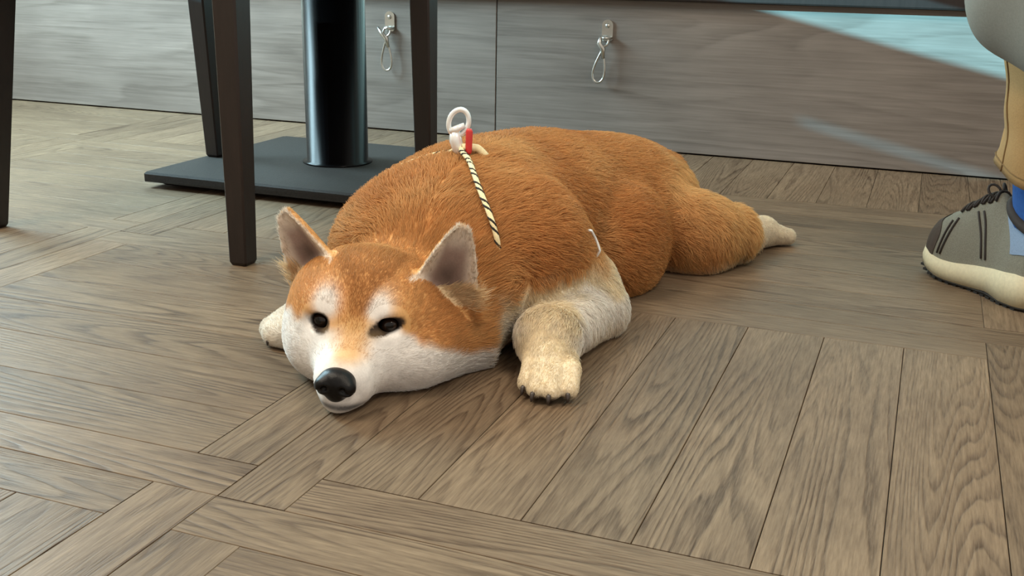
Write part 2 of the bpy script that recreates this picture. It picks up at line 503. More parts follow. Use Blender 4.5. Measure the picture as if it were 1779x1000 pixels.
class Field:
    def __init__(self, g0, gn, vox):
        self.g0, self.gn, self.h = np.array(g0), np.array(gn), vox
        self.ax = [self.g0[i] + vox * np.arange(gn[i]) for i in range(3)]
        self.D = np.full(tuple(gn), 0.2, dtype=np.float32)

    def region(self, lo, hi):
        sl = []
        for i in range(3):
            a = max(0, int((lo[i] - self.g0[i]) / self.h)); b = min(self.gn[i], int((hi[i] - self.g0[i]) / self.h) + 2)
            if b <= a: return None, None
            sl.append(slice(a, b))
        P = np.meshgrid(self.ax[0][sl[0]], self.ax[1][sl[1]], self.ax[2][sl[2]], indexing='ij', sparse=True)
        return tuple(sl), P

    def join(self, sl, d, k):
        a = self.D[sl]
        hh = np.clip(0.5 + 0.5 * (a - d) / k, 0, 1)
        self.D[sl] = a + (d - a) * hh - k * hh * (1 - hh)

    def carve(self, sl, d, k):
        a = self.D[sl]; d = -d
        hh = np.clip(0.5 - 0.5 * (a - d) / k, 0, 1)
        self.D[sl] = a + (d - a) * hh + k * hh * (1 - hh)

    def cap(self, a, b, ra, rb, k=0.02, carve=False):
        a, b = np.array(a, float), np.array(b, float)
        m_ = max(ra, rb) + k + 0.03
        sl, P = self.region(np.minimum(a, b) - m_, np.maximum(a, b) + m_)
        if sl is None: return
        ab = b - a
        x, y, z = P[0] - a[0], P[1] - a[1], P[2] - a[2]
        t = np.clip((x * ab[0] + y * ab[1] + z * ab[2]) / (ab @ ab), 0, 1)
        d = np.sqrt((x - t * ab[0]) ** 2 + (y - t * ab[1]) ** 2 + (z - t * ab[2]) ** 2) - (ra + (rb - ra) * t)
        (self.carve if carve else self.join)(sl, d.astype(np.float32), k)

    def ell(self, c, r, axes=None, k=0.02, carve=False):
        c = np.array(c, float); r = np.array(r, float)
        A = np.eye(3) if axes is None else np.array(axes)
        m_ = max(r) + k + 0.03
        sl, P = self.region(c - m_, c + m_)
        if sl is None: return
        x, y, z = P[0] - c[0], P[1] - c[1], P[2] - c[2]
        q = [(x * A[i][0] + y * A[i][1] + z * A[i][2]) for i in range(3)]
        k0 = np.sqrt(sum((q[i] / r[i]) ** 2 for i in range(3)))
        k1 = np.sqrt(sum((q[i] / r[i] ** 2) ** 2 for i in range(3))) + 1e-6
        d = k0 * (k0 - 1) / k1
        (self.carve if carve else self.join)(sl, d.astype(np.float32), k)

    def sample(self, p):
        q = (np.asarray(p) - self.g0) / self.h
        i = np.clip(np.floor(q).astype(int), 0, self.gn - 2); f = q - i
        D = self.D; r = 0
        for dx in (0, 1):
            for dy in (0, 1):
                for dz in (0, 1):
                    w = (f[:, 0] if dx else 1 - f[:, 0]) * (f[:, 1] if dy else 1 - f[:, 1]) * (f[:, 2] if dz else 1 - f[:, 2])
                    r = r + w * D[i[:, 0] + dx, i[:, 1] + dy, i[:, 2] + dz]
        return r

    def mesh(self):
        D = self.D
        S = D < 0
        n = [s - 1 for s in D.shape]
        cnt = np.zeros(n, np.int8)
        off = [(a, b, c) for a in (0, 1) for b in (0, 1) for c in (0, 1)]
        for a, b, c in off: cnt += S[a:n[0] + a, b:n[1] + b, c:n[2] + c]
        I = np.argwhere((cnt > 0) & (cnt < 8))
        idx = np.full(n, -1, np.int64); idx[I[:, 0], I[:, 1], I[:, 2]] = np.arange(len(I))
        acc = np.zeros((len(I), 3)); num = np.zeros(len(I))
        for a in off:
            for axis in range(3):
                if a[axis]: continue
                b = list(a); b[axis] = 1
                da = D[I[:, 0] + a[0], I[:, 1] + a[1], I[:, 2] + a[2]]; db = D[I[:, 0] + b[0], I[:, 1] + b[1], I[:, 2] + b[2]]
                x = (da < 0) != (db < 0)
                t = np.where(x, da / np.where(x, da - db, 1), 0)
                p = np.array(a, float)[None, :].repeat(len(I), 0); p[:, axis] += t
                acc += p * x[:, None]; num += x
        V = self.g0 + (I + acc / num[:, None]) * self.h
        F = []
        for axis in range(3):
            o1, o2 = [(1, 2), (2, 0), (0, 1)][axis]
            A = [slice(None)] * 3; B = [slice(None)] * 3
            A[axis] = slice(0, -1); B[axis] = slice(1, None)
            E = np.argwhere(S[tuple(A)] != S[tuple(B)])
            E = E[(E[:, o1] > 0) & (E[:, o2] > 0) & (E[:, o1] < n[o1]) & (E[:, o2] < n[o2])]
            def cell(d1, d2):
                q = E.copy(); q[:, o1] += d1; q[:, o2] += d2
                return idx[q[:, 0], q[:, 1], q[:, 2]]
            quad = np.stack([cell(-1, -1), cell(0, -1), cell(0, 0), cell(-1, 0)], 1)
            flip = ~S[E[:, 0], E[:, 1], E[:, 2]]
            quad[flip] = quad[flip][:, ::-1]
            F.append(quad)
        return V, np.concatenate(F)


# head frame: nose at HN, s to the dog's left cheek as seen (picture right), t back from the nose, u up
HN = np.array([-0.578, 0.965, 0.045])
HF = np.array([0.255, -0.966, 0.0]); HF /= np.linalg.norm(HF)
_ro = math.radians(4)
_S0 = np.array([-HF[1], HF[0], 0.0]); _U0 = np.array([0, 0, 1.0])
HS = _S0 * math.cos(_ro) - _U0 * math.sin(_ro)
HU = _U0 * math.cos(_ro) + _S0 * math.sin(_ro)
HAX = [HS, -HF, HU]


def H(s, t, u):
    return HN + HS * s - HF * t + HU * u


def toH(p):
    q = p - HN
    return q @ HS, -(q @ HF), q @ HU


EARS = []
for sgn, B, T in ((-1, (-0.072, 0.150, 0.082), (-0.112, 0.150, 0.148)), (1, (0.095, 0.142, 0.074), (0.113, 0.135, 0.158))):
    b, t = H(*B), H(*T)
    eu = (t - b); L = np.linalg.norm(eu); eu = eu / L
    fr = HF * 0.92 + HS * sgn * 0.30 + HU * 0.10
    if sgn < 0: fr = HF * 0.80 + HS * sgn * 0.45 + HU * 0.05
    en = fr - eu * (fr @ eu); en /= np.linalg.norm(en)
    ew = np.cross(eu, en)
    EARS.append((b, eu, ew, en, L, 0.041 if sgn > 0 else 0.039, sgn))


def ear_coords(e, P):
    b, eu, ew, en, L, W, sgn = e
    x, y, z = P[0] - b[0], P[1] - b[1], P[2] - b[2]
    v = (x * eu[0] + y * eu[1] + z * eu[2]) / L
    w_ = x * ew[0] + y * ew[1] + z * ew[2]
    n_ = x * en[0] + y * en[1] + z * en[2]
    hw_ = W * np.clip(1.04 - np.clip(v, -0.4, 1.04), 0, 2) ** 0.56 + 1e-4
    c = -0.016 * (1 - np.clip(w_ / hw_, -1.2, 1.2) ** 2) * (1 - 0.4 * np.clip(v, 0, 1))
    return v, w_, n_, hw_, c


dogF = Field(G0, GN, VOX)
A_ = dogF
# trunk, lying on its belly
A_.ell((-0.585, 1.36, 0.110), (0.156, 0.170, 0.132), k=0.03)
A_.ell((-0.572, 1.58, 0.102), (0.150, 0.230, 0.136), k=0.05)
A_.ell((-0.478, 1.825, 0.086), (0.122, 0.150, 0.104), k=0.05)
A_.ell((-0.515, 1.750, 0.096), (0.125, 0.140, 0.112), k=0.05)
A_.ell((-0.585, 1.27, 0.106), (0.158, 0.105, 0.112), k=0.05)            # neck ruff
A_.ell((-0.600, 1.45, 0.150), (0.100, 0.150, 0.085), k=0.05)            # withers
A_.ell((-0.430, 1.615, 0.066), (0.072, 0.120, 0.092), k=0.022)           # folded thigh against the flank
# head
A_.ell(H(0, 0.150, 0.045), (0.094, 0.088, 0.070), HAX, k=0.03)          # skull
for s in (-1, 1):
    A_.ell(H(0.062 if s > 0 else -0.038, 0.128, 0.004), (0.052, 0.062, 0.046), HAX, k=0.03)   # cheeks
    A_.ell(H(s * 0.036, 0.098, 0.056), (0.028, 0.030, 0.024), HAX, k=0.02)   # brows
A_.cap(H(0.003, 0.042, -0.010), H(0.006, 0.095, 0.002), 0.037, 0.052, k=0.03)   # muzzle
A_.cap(H(0.001, 0.020, -0.0265), H(0, 0.08, -0.026), 0.019, 0.026, k=0.012)  # chin
A_.cap(H(0.05, 0.14, -0.012), H(0.10, 0.20, 0.0), 0.045, 0.06, k=0.04)  # jowl fur running into the ruff
A_.cap(H(-0.04, 0.14, -0.004), H(-0.055, 0.20, 0.0), 0.045, 0.055, k=0.04)
for s in (-1, 1):                                                        # eye sockets
    A_.ell(H(0.0425 if s > 0 else -0.0365, 0.074, 0.048 if s > 0 else 0.044), (0.013, 0.012, 0.009), HAX, k=0.010, carve=True)
# front leg stretched beside the head: shoulder, upper arm, elbow, forearm, wrist, paw
A_.cap((-0.478, 1.32, 0.125), (-0.425, 1.370, 0.062), 0.080, 0.056, k=0.045)
A_.cap((-0.415, 1.370, 0.050), (-0.384, 1.372, 0.030), 0.048, 0.030, k=0.025)
A_.cap((-0.393, 1.355, 0.038), (-0.408, 1.205, 0.044), 0.040, 0.036, k=0.022)
A_.cap((-0.408, 1.205, 0.042), (-0.392, 1.158, 0.030), 0.036, 0.029, k=0.02)
for dx, dy in ((-0.0262, 0.010), (-0.0092, -0.004), (0.0092, -0.004), (0.0262, 0.010)):
    A_.cap((-0.392 + dx * 0.75, 1.160 + dy, 0.032), (-0.382 + dx * 0.95, 1.132 + dy, 0.030), 0.0130, 0.0118, k=0.006)
    A_.cap((-0.382 + dx * 0.95, 1.132 + dy, 0.030), (-0.378 + dx, 1.108 + dy, 0.0155), 0.0118, 0.0118, k=0.002)
# the other front leg, its paw showing past the cheek
A_.cap((-0.70, 1.34, 0.10), (-0.745, 1.30, 0.045), 0.06, 0.045, k=0.04)
A_.cap((-0.735, 1.30, 0.036), (-0.752, 1.18, 0.028), 0.036, 0.026, k=0.025)
for dx, dy, r in ((-0.028, 0.012, 0.015), (-0.010, -0.002, 0.017), (0.010, -0.004, 0.017), (0.028, 0.006, 0.015)):
    A_.cap((-0.755 + dx * 0.6, 1.180 + dy, 0.026), (-0.763 + dx * 0.85, 1.144 + dy, 0.017), 0.020, r, k=0.010)
# hind leg stretched back
A_.cap((-0.405, 1.75, 0.068), (-0.338, 1.765, 0.056), 0.076, 0.064, k=0.022)
A_.cap((-0.338, 1.765, 0.054), (-0.292, 1.815, 0.050), 0.066, 0.050, k=0.025)
A_.cap((-0.290, 1.86, 0.032), (-0.252, 1.955, 0.028), 0.034, 0.028, k=0.02)
for dx, dy, r in ((-0.020, 0.012, 0.014), (0.0, 0.010, 0.016), (0.020, -0.006, 0.015)):
    A_.cap((-0.258 + dx * 0.5, 1.950 + dy, 0.027), (-0.230 + dx, 1.985 + dy, 0.017), 0.020, r, k=0.010)
# other hind leg tucked behind the rump, and the tail curled down on it
A_.cap((-0.55, 1.86, 0.06), (-0.60, 1.92, 0.04), 0.075, 0.05, k=0.03)
A_.cap((-0.445, 1.96, 0.115), (-0.475, 2.02, 0.07), 0.040, 0.045, k=0.03)
A_.cap((-0.475, 2.02, 0.07), (-0.53, 1.99, 0.05), 0.045, 0.035, k=0.03)
# ears
for e in EARS:
    b, eu, ew, en, L, W, sgn = e
    sl, P = A_.region(b - 0.12, b + 0.12)
    v, w_, n_, hw_, c = ear_coords(e, P)
    d = np.maximum(np.maximum(np.abs(n_ - c) - 0.0058, np.abs(w_) - hw_), np.maximum((v - 1.0) * L, (-0.35 - v) * L))
    A_.join(sl, d.astype(np.float32), 0.006)
# flat where it rests on the floor
Zg = AX[2][None, None, :]
A_.D = np.maximum(A_.D, (0.0015 - Zg).astype(np.float32))
DV, DQ = A_.mesh()


def smooth_pts(V, Q, n, lam):
    V = V.copy()
    E = np.concatenate([Q[:, [0, 1]], Q[:, [1, 2]], Q[:, [2, 3]], Q[:, [3, 0]]])
    deg = np.bincount(E.ravel(), minlength=len(V)).astype(float)
    for _ in range(n):
        s_ = np.stack([np.bincount(E[:, 0], V[E[:, 1], i], len(V)) + np.bincount(E[:, 1], V[E[:, 0], i], len(V)) for i in range(3)], 1)
        V += lam * (s_ / deg[:, None] - V)
    return V


DV = smooth_pts(DV, DQ, 2, 0.5)


def sm(a, b, x):
    t = np.clip((x - a) / (b - a), 0, 1)
    return t * t * (3 - 2 * t)


def vnoise(p, scale, seed=0):
    """cheap smooth value noise"""
    q = p * scale + seed * 17.3
    i = np.floor(q).astype(np.int64); f = q - i; f = f * f * (3 - 2 * f)
    def hsh(a, b, c):
        h = (a * 374761393 + b * 668265263 + c * 2147483647 + seed * 974711) & 0xffffffff
        h = ((h ^ (h >> 13)) * 1274126177) & 0xffffffff
        return ((h ^ (h >> 16)) & 0xffff) / 65535.0
    r = 0
    for dx in (0, 1):
        for dy in (0, 1):
            for dz in (0, 1):
                w = (f[:, 0] if dx else 1 - f[:, 0]) * (f[:, 1] if dy else 1 - f[:, 1]) * (f[:, 2] if dz else 1 - f[:, 2])
                r = r + w * hsh(i[:, 0] + dx, i[:, 1] + dy, i[:, 2] + dz)
    return r


C_RUST = np.array(lin(219, 166, 106)); C_DEEP = np.array(lin(203, 141, 82)); C_GOLD = np.array(lin(232, 192, 134))
C_CREAM = np.array(lin(240, 226, 198)); C_WHITE = np.array(lin(244, 240, 236)); C_DARK = np.array(lin(44, 36, 34)); C_EARIN = np.array(lin(160, 136, 126)); C_EARRIM = np.array(lin(236, 222, 206))
EYES = [(-0.0365, 0.0795, 0.0440), (0.0425, 0.0795, 0.0480)]


def coat(p):
    """markings of the coat and the length of the fur at surface points"""
    N = len(p)
    s, t, u = toH(p)
    X, Y, Z = p[:, 0], p[:, 1], p[:, 2]
    n1 = vnoise(p, 22, 1); n2 = vnoise(p, 60, 2); n3 = vnoise(p, 9, 3)
    jit = (n1 - 0.5) * 0.02 + (n2 - 0.5) * 0.012
    def mixc(c, c2, w): return c * (1 - w[:, None]) + c2 * w[:, None]
    col = np.repeat(C_RUST[None], N, 0)
    col = mixc(col, C_DEEP, np.clip(1.6 * (n3 - 0.45), 0, 0.9))
    col = mixc(col, C_GOLD, np.clip(1.3 * (n1 - 0.55), 0, 0.5))
    leng = np.full(N, 0.019)
    # lighter underside, legs and breeches
    onleg = sm(0.05, 0.02, np.hypot(X + 0.375, (Y - 1.39) * 0.8)) 
    # front leg: gold at the shoulder, cream below
    def axis_d(pl):
        best = np.full(N, 9.0)
        for a, b in zip(pl[:-1], pl[1:]):
            a, b = np.array(a), np.array(b); ab = b - a
            q = np.clip(((p - a) @ ab) / (ab @ ab), 0, 1)
            best = np.minimum(best, np.linalg.norm(p - a - q[:, None] * ab, axis=1))
        return best
    dl = axis_d([(-0.440, 1.355, 0.09), (-0.384, 1.365, 0.032), (-0.408, 1.205, 0.042), (-0.380, 1.09, 0.02)])
    fl = sm(0.088, 0.062, dl + jit) * sm(1.02, 1.06, Y) * (s > 0.1)
    col = mixc(col, C_GOLD, fl * sm(0.15, 0.08, Z + jit))
    col = mixc(col, C_CREAM, fl * sm(0.125, 0.085, Z + jit))
    wl = fl * sm(0.085, 0.06, Z + jit * 2) * sm(1.16, 1.22, Y)
    col = mixc(col, C_WHITE, wl * 0.8)
    leng = np.where(fl > 0.5, 0.011, leng)
    paw = (Y < 1.20) & (X > -0.44) & (t > 0.02)
    leng = np.where(paw, 0.0034 + 0.0075 * sm(1.13, 1.20, Y), leng)
    # chest and throat pale underneath
    thr = sm(0.05, 0.025, Z + jit) * sm(-0.50, -0.46, X) * sm(1.40, 1.34, Y)
    # breech of the hind leg
    hb = sm(-0.43, -0.37, X + jit) * sm(1.68, 1.75, Y)
    col = mixc(col, C_GOLD, hb * 0.9)
    col = mixc(col, C_CREAM, hb * sm(0.035, 0.012, Z + jit))
    hf = sm(1.865, 1.90, Y) * sm(-0.32, -0.29, X)
    col = mixc(col, C_CREAM, hf); col = mixc(col, C_WHITE, hf * 0.3)
    leng = np.where(hf > 0.5, 0.006, np.where(hb > 0.5, 0.020, leng))
    hk = np.exp(-(((X + 0.28) / 0.02) ** 2 + ((Y - 1.79) / 0.03) ** 2 + ((Z - 0.02) / 0.02) ** 2))
    col = mixc(col, C_DARK, np.clip(hk * 0.8, 0, 0.8))
    # the other paw
    op = (X < -0.70) & (Y < 1.24) & (Z < 0.075) & (s < -0.10)
    col = np.where(op[:, None], C_WHITE[None] * 0.6 + C_CREAM[None] * 0.4, col); leng = np.where(op, 0.006, leng)
    # pale fur where the harness parts the withers
    wp = np.exp(-(((X + 0.555) / 0.045) ** 2 + ((Y - 1.42) / 0.05) ** 2)) * (Z > 0.15)
    col = mixc(col, C_GOLD, np.clip(wp, 0, 0.75))
    # ---------------- head
    hd = sm(0.235, 0.20, t + np.abs(s) * 0.25) * sm(0.165, 0.150, s)
    hc = np.repeat((C_RUST * 0.85 + C_GOLD * 0.15)[None], N, 0)
    hc = mixc(hc, C_DEEP, np.clip(1.2 * (n1 - 0.5), 0, 0.5))
    hc = mixc(hc, C_GOLD, sm(0.35, 0.8, np.exp(-((s / 0.03) ** 2 + ((t - 0.17) / 0.03) ** 2))) * 0.45)   # blaze of paler fur on the crown
    sa = np.abs(s)
    # cheeks and muzzle white, up to a line running from the eye's outer corner back to the jaw
    line_u = 0.046 - np.clip(sa - 0.055, 0, 1) * np.where(s > 0, 0.62, 0.30)
    wc = sm(0.010, -0.006, u - line_u + jit)
    hc = mixc(hc, C_WHITE, wc)
    # white of the inner eye and brow
    br = np.exp(-(((sa - 0.031) / 0.015) ** 2 + ((u - 0.068) / 0.016) ** 2) ** 1.2) * (t < 0.13)
    hc = mixc(hc, C_WHITE * 0.96, np.clip(br * 1.35, 0, 0.95))
    # rust stripe between the brows, tan down the bridge
    bw = 0.0085 + np.clip(u - 0.060, 0, 1) * 0.28 + np.clip(u - 0.085, 0, 1) * 0.8
    sc = np.abs(s - 0.007)
    stripe = sm(bw + 0.007, bw - 0.005, sc + jit * 0.25) * sm(0.034, 0.050, u) * sm(0.135, 0.085, u) * (t < 0.16)
    hc = mixc(hc, C_DEEP * 0.72, stripe * 0.95)
    tan = sm(0.034, 0.008, sc + jit * 0.5) * sm(0.008, 0.024, u) * sm(0.064, 0.046, u) * (t < 0.10)
    hc = mixc(hc, C_RUST * 0.45 + C_GOLD * 0.55, tan * 0.9)
    # grey of the lips, deepened to paint in the shade below the nose
    lip_shade = np.exp(-(((s - 0.008) / 0.034) ** 2 + ((t - 0.008) / 0.03) ** 2 + ((u + 0.032 + 0.08 * (s - 0.005)) / 0.0045) ** 2))
    hc = mixc(hc, np.array(lin(62, 64, 70)), np.clip(lip_shade * 1.1, 0, 0.85))
    # dark rims of the eyes
    for (es, et, eu_) in EYES:
        sg = np.sign(es)
        ds = (s - es) * sg; du = u - eu_ - ds * (0.28 if sg > 0 else 0.0)
        wr = 0.0200 if sg > 0 else 0.0135
        hr = 0.0100 if sg > 0 else 0.0125
        rim = ((ds / wr) ** 2 + (du / hr) ** 2)
        hc = mixc(hc, C_DARK, sm(1.25, 0.75, rim) * (t < 0.13))
        tear = np.exp(-(((ds + 0.016) / 0.012) ** 2 + ((du + 0.008) / 0.008) ** 2)) * (t < 0.11)
        hc = mixc(hc, C_GOLD * 0.8, np.clip(tear * 0.25, 0, 0.25))
    hl = 0.0050 + 0.011 * sm(0.06, 0.19, t) + 0.008 * sm(0.08, 0.12, sa) * sm(0.08, 0.16, t)
    for (es, et, eu_) in EYES:
        hl = np.where(np.hypot(s - es, u - eu_) < 0.024, 0.0022, hl)
    hl = np.where(t < 0.03, 0.0022, hl)
    col = mixc(col, hc, hd); leng = leng * (1 - hd) + hl * hd
    # throat shadow side of the ruff is pale
    col = mixc(col, C_CREAM, thr * 0.5 * (1 - hd))
    # ---------------- ears
    earm = np.zeros(N)
    for e in EARS:
        v, w_, n_, hw_, c = ear_coords(e, (X, Y, Z))
        on = (v > -0.20) & (v < 1.15) & (np.abs(w_) < hw_ + 0.010) & (np.abs(n_ - c) < 0.012)
        vis = on & (u > 0.078)
        inner = vis & (n_ - c > 0.0008)
        r_ = np.clip(np.abs(w_) / hw_, 0, 1.2)
        edge = np.maximum(sm(0.35, 0.85, r_), sm(0.55, 0.90, v))
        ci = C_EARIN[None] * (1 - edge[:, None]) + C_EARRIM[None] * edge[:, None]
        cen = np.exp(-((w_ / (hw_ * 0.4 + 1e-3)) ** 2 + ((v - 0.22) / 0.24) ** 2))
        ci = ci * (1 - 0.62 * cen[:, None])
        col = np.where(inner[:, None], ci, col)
        outer = vis & ~inner
        col = np.where(outer[:, None], (C_RUST * 0.55 + C_GOLD * 0.45)[None], col)
        leng = np.where(vis, np.where(inner, 0.0025 + 0.004 * edge, 0.0060), leng)
        low = (on & ~vis & (n_ - c > 0.0) & (v < 0.2))
        col = np.where(low[:, None], (C_CREAM * 0.5 + C_GOLD * 0.5)[None], col)
        earm = np.maximum(earm, vis)
    # dark pads under the front paw
    pad = sm(1.120, 1.104, Y) * sm(0.015, 0.008, Z) * (X > -0.45) * (t > 0.05)
    col = mixc(col, C_DARK, pad * 0.9)
    leng = np.where(pad > 0.5, 0.001, leng)
    col = col * (0.90 + 0.2 * vnoise(p, 160, 5))[:, None]
    return np.clip(col, 0, 1), leng, earm


def field_normals(f, p):
    e = f.h * 0.8
    g = np.stack([f.sample(p + np.eye(3)[i] * e) - f.sample(p - np.eye(3)[i] * e) for i in range(3)], 1)
    return g / (np.linalg.norm(g, axis=1)[:, None] + 1e-9)


def attr_mat(name, attr, rough=0.75, spec=0.2, sheen=0.0):
    t = NT(name)
    a = t.n('ShaderNodeAttribute', attribute_name=attr)
    tc = t.n('ShaderNodeTexCoord')
    nz = t.noise(tc.outputs['Object'], 420, 2, 0.5)
    t.l(t.mix(t.math('MULTIPLY', nz, 0.25), a.outputs['Color'], (0, 0, 0)), t.b.inputs['Base Color'])
    t.set(Roughness=rough)
    t.b.inputs['Specular IOR Level'].default_value = spec
    return t.m


DOG0 = np.array([-0.55, 1.45, 0.0])
dog = empty('dog', tuple(DOG0))
tag(dog, 'rust and white spitz dog lying flat on the floor with its chin down', 'dog')
me = bpy.data.meshes.new('body')
me.from_pydata((DV - DOG0).tolist(), [], DQ.tolist())
col_v, len_v, ear_v = coat(DV)
ca = me.color_attributes.new('coat', 'FLOAT_COLOR', 'POINT')
ca.data.foreach_set('color', np.concatenate([col_v, np.ones((len(col_v), 1))], 1).astype(np.float32).ravel())
body = link_mesh('body', me, attr_mat('dog_coat', 'coat'), dog, True)

# fur strands rooted on the body
tri = np.concatenate([DQ[:, [0, 1, 2]], DQ[:, [0, 2, 3]]])
a_, b_, c_ = DV[tri[:, 0]], DV[tri[:, 1]], DV[tri[:, 2]]
area = 0.5 * np.linalg.norm(np.cross(b_ - a_, c_ - a_), axis=1)
cen = (a_ + b_ + c_) / 3
_, l_c, _ = coat(cen)
_tc = toH(cen)[1]
dens = area * np.where(l_c < 0.008, 3.0, np.where(_tc < 0.2, 1.8, 1.0))
dens[cen[:, 2] < 0.004] = 0
_s, _t, _u = toH(cen)
for (es, et, eu_) in EYES:
    sg = 1 if es > 0 else -1
    ds = (_s - es) * sg; du = _u - eu_ - ds * (0.28 if sg > 0 else 0.0)
    dens[((ds / (0.0205 if sg > 0 else 0.0140)) ** 2 + (du / (0.0105 if sg > 0 else 0.0130)) ** 2 < 1.0) & (_t < 0.13)] = 0
dens[(_t < 0.012) & (np.abs(_s) < 0.024) & (_u > -0.02) & (_u < 0.03)] = 0
NH = 300000
pick = rng.choice(len(tri), NH, p=dens / dens.sum())
r1, r2 = np.sqrt(rng.random(NH)), rng.random(NH)
root = a_[pick] * (1 - r1)[:, None] + b_[pick] * (r1 * (1 - r2))[:, None] + c_[pick] * (r1 * r2)[:, None]
hcol, hlen, hear = coat(root)
nrm = field_normals(dogF, root)
hs, ht, hu = toH(root)
# lie of the coat: from the nose backwards over the head, along the back towards the tail, down the legs
flow = np.zeros((NH, 3))
onhead = sm(0.25, 0.19, ht) * sm(0.17, 0.15, hs)
rad = root - H(0, 0.02, -0.01); rad /= np.linalg.norm(rad, axis=1)[:, None]
bodyflow = np.stack([np.sign(root[:, 0] + 0.57) * 0.35, np.full(NH, 1.0), np.full(NH, -0.45)], 1)
legm = (root[:, 0] > -0.46) & (root[:, 1] < 1.45) & (ht > 0.02) & (root[:, 2] < 0.12)
bodyflow = np.where(legm[:, None], np.array([0.25, 0.1, -0.9])[None] + np.zeros((NH, 3)), bodyflow)
pawm = legm & (root[:, 1] < 1.22)
bodyflow = np.where(pawm[:, None], np.array([0.0, -1.0, -0.5])[None] + np.zeros((NH, 3)), bodyflow)
hindm = (root[:, 0] > -0.39) & (root[:, 1] > 1.70)
bodyflow = np.where(hindm[:, None], np.array([0.35, 0.35, -0.85])[None] + np.zeros((NH, 3)), bodyflow)
flow = bodyflow * (1 - onhead)[:, None] + rad * onhead[:, None] * 1.2
for e in EARS:
    v, w_, n_, hw_, c = ear_coords(e, (root[:, 0], root[:, 1], root[:, 2]))
    flow = np.where(((hear > 0) & (np.sign(hs) == e[6]))[:, None], e[1][None] * 1.0, flow)
# clumps share a wander so that the coat breaks into tufts
wand = np.stack([vnoise(root, 70, 21 + i) + 0.6 * vnoise(root, 170, 31 + i) - 0.8 for i in range(3)], 1)
flow = flow + wand * (0.75 - 0.45 * onhead)[:, None] + rng.normal(0, 0.16, (NH, 3))
tan = flow - nrm * (flow * nrm).sum(1)[:, None]
tan /= np.linalg.norm(tan, axis=1)[:, None] + 1e-6
lift = np.where(hear > 0, 0.25, 0.62 - 0.30 * onhead)[:, None] * (0.8 + 0.5 * rng.random(NH))[:, None]
hl = (hlen * (0.65 + 0.6 * rng.random(NH)))[:, None]
NPT = 4
pts = np.zeros((NH, NPT, 3))
for k in range(NPT):
    f_ = k / (NPT - 1)
    pts[:, k] = root - nrm * 0.0006 + hl * f_ * (tan * (0.55 + 0.45 * f_) + nrm * lift * (1 - 0.55 * f_))
pts[:, :, 2] = np.maximum(pts[:, :, 2], 0.0012)
pts -= DOG0
hc = bpy.data.hair_curves.new('fur')
hc.add_curves([NPT] * NH)
hc.attributes['position'].data.foreach_set('vector', pts.astype(np.float32).ravel())
ra = hc.attributes.get('radius') or hc.attributes.new('radius', 'FLOAT', 'POINT')
rad_h = np.where(hlen < 0.008, 0.00021, np.where(onhead > 0.5, 0.00028, 0.00040))[:, None] * np.array([1.0, 0.9, 0.65, 0.15])[None]
ra.data.foreach_set('value', rad_h.astype(np.float32).ravel())
hcol = np.clip(hcol * (0.82 + 0.36 * rng.random(NH))[:, None], 0, 1)
fa = hc.attributes.new('coat', 'FLOAT_COLOR', 'CURVE')
fa.data.foreach_set('color', np.concatenate([hcol, np.ones((NH, 1))], 1).astype(np.float32).ravel())
fm = NT('dog_fur')
at = fm.n('ShaderNodeAttribute', attribute_name='coat')
hi = fm.n('ShaderNodeHairInfo')
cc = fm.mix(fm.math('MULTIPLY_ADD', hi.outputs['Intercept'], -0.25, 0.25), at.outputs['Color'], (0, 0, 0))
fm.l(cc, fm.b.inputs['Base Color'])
fm.set(Roughness=0.6)
fm.b.inputs['Specular IOR Level'].default_value = 0.25
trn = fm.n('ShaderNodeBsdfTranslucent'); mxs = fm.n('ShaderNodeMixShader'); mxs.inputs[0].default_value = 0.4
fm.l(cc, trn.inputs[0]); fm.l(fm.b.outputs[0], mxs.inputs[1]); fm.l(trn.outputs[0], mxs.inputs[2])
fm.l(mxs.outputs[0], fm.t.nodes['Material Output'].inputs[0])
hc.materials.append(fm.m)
fur = bpy.data.objects.new('fur', hc)
COL.objects.link(fur)
fur.parent = dog
fur['kind'] = 'stuff'

# nose
def NO(s, t, u):
    return H(s + 0.001, t - 0.002, u - 0.006)


nF = Field(NO(0, 0, 0) - 0.045, [75, 75, 75], 0.0012)
nF.ell(NO(0, 0.012, 0.003), (0.0215, 0.017, 0.0160), HAX, k=0.004)
nF.ell(NO(0, 0.012, -0.009), (0.0125, 0.014, 0.0125), HAX, k=0.010)
for s in (-1, 1):
    nF.ell(NO(s * 0.0135, 0.004, 0.000), (0.0105, 0.0105, 0.0105), HAX, k=0.004)
for s in (-1, 1):
    nF.ell(NO(s * 0.0105, -0.0065, -0.001), (0.0042, 0.006, 0.0036), HAX, k=0.003, carve=True)
    nF.cap(NO(s * 0.012, -0.006, -0.003), NO(s * 0.022, 0.002, -0.007), 0.0022, 0.0016, k=0.002, carve=True)
nF.cap(NO(0, -0.007, 0.002), NO(0, -0.002, -0.025), 0.0010, 0.0010, k=0.002, carve=True)
V_, Q_ = nF.mesh(); V_ = smooth_pts(V_, Q_, 2, 0.4)
me = bpy.data.meshes.new('nose'); me.from_pydata((V_ - DOG0).tolist(), [], Q_.tolist())
M_NOSE = plain('wet_black_nose', (9, 8, 9), 0.30, var=0.2, scale=900, bump=0.2, spec=0.25)
tag(link_mesh('nose', me, M_NOSE, dog, True), 'wet black nose')

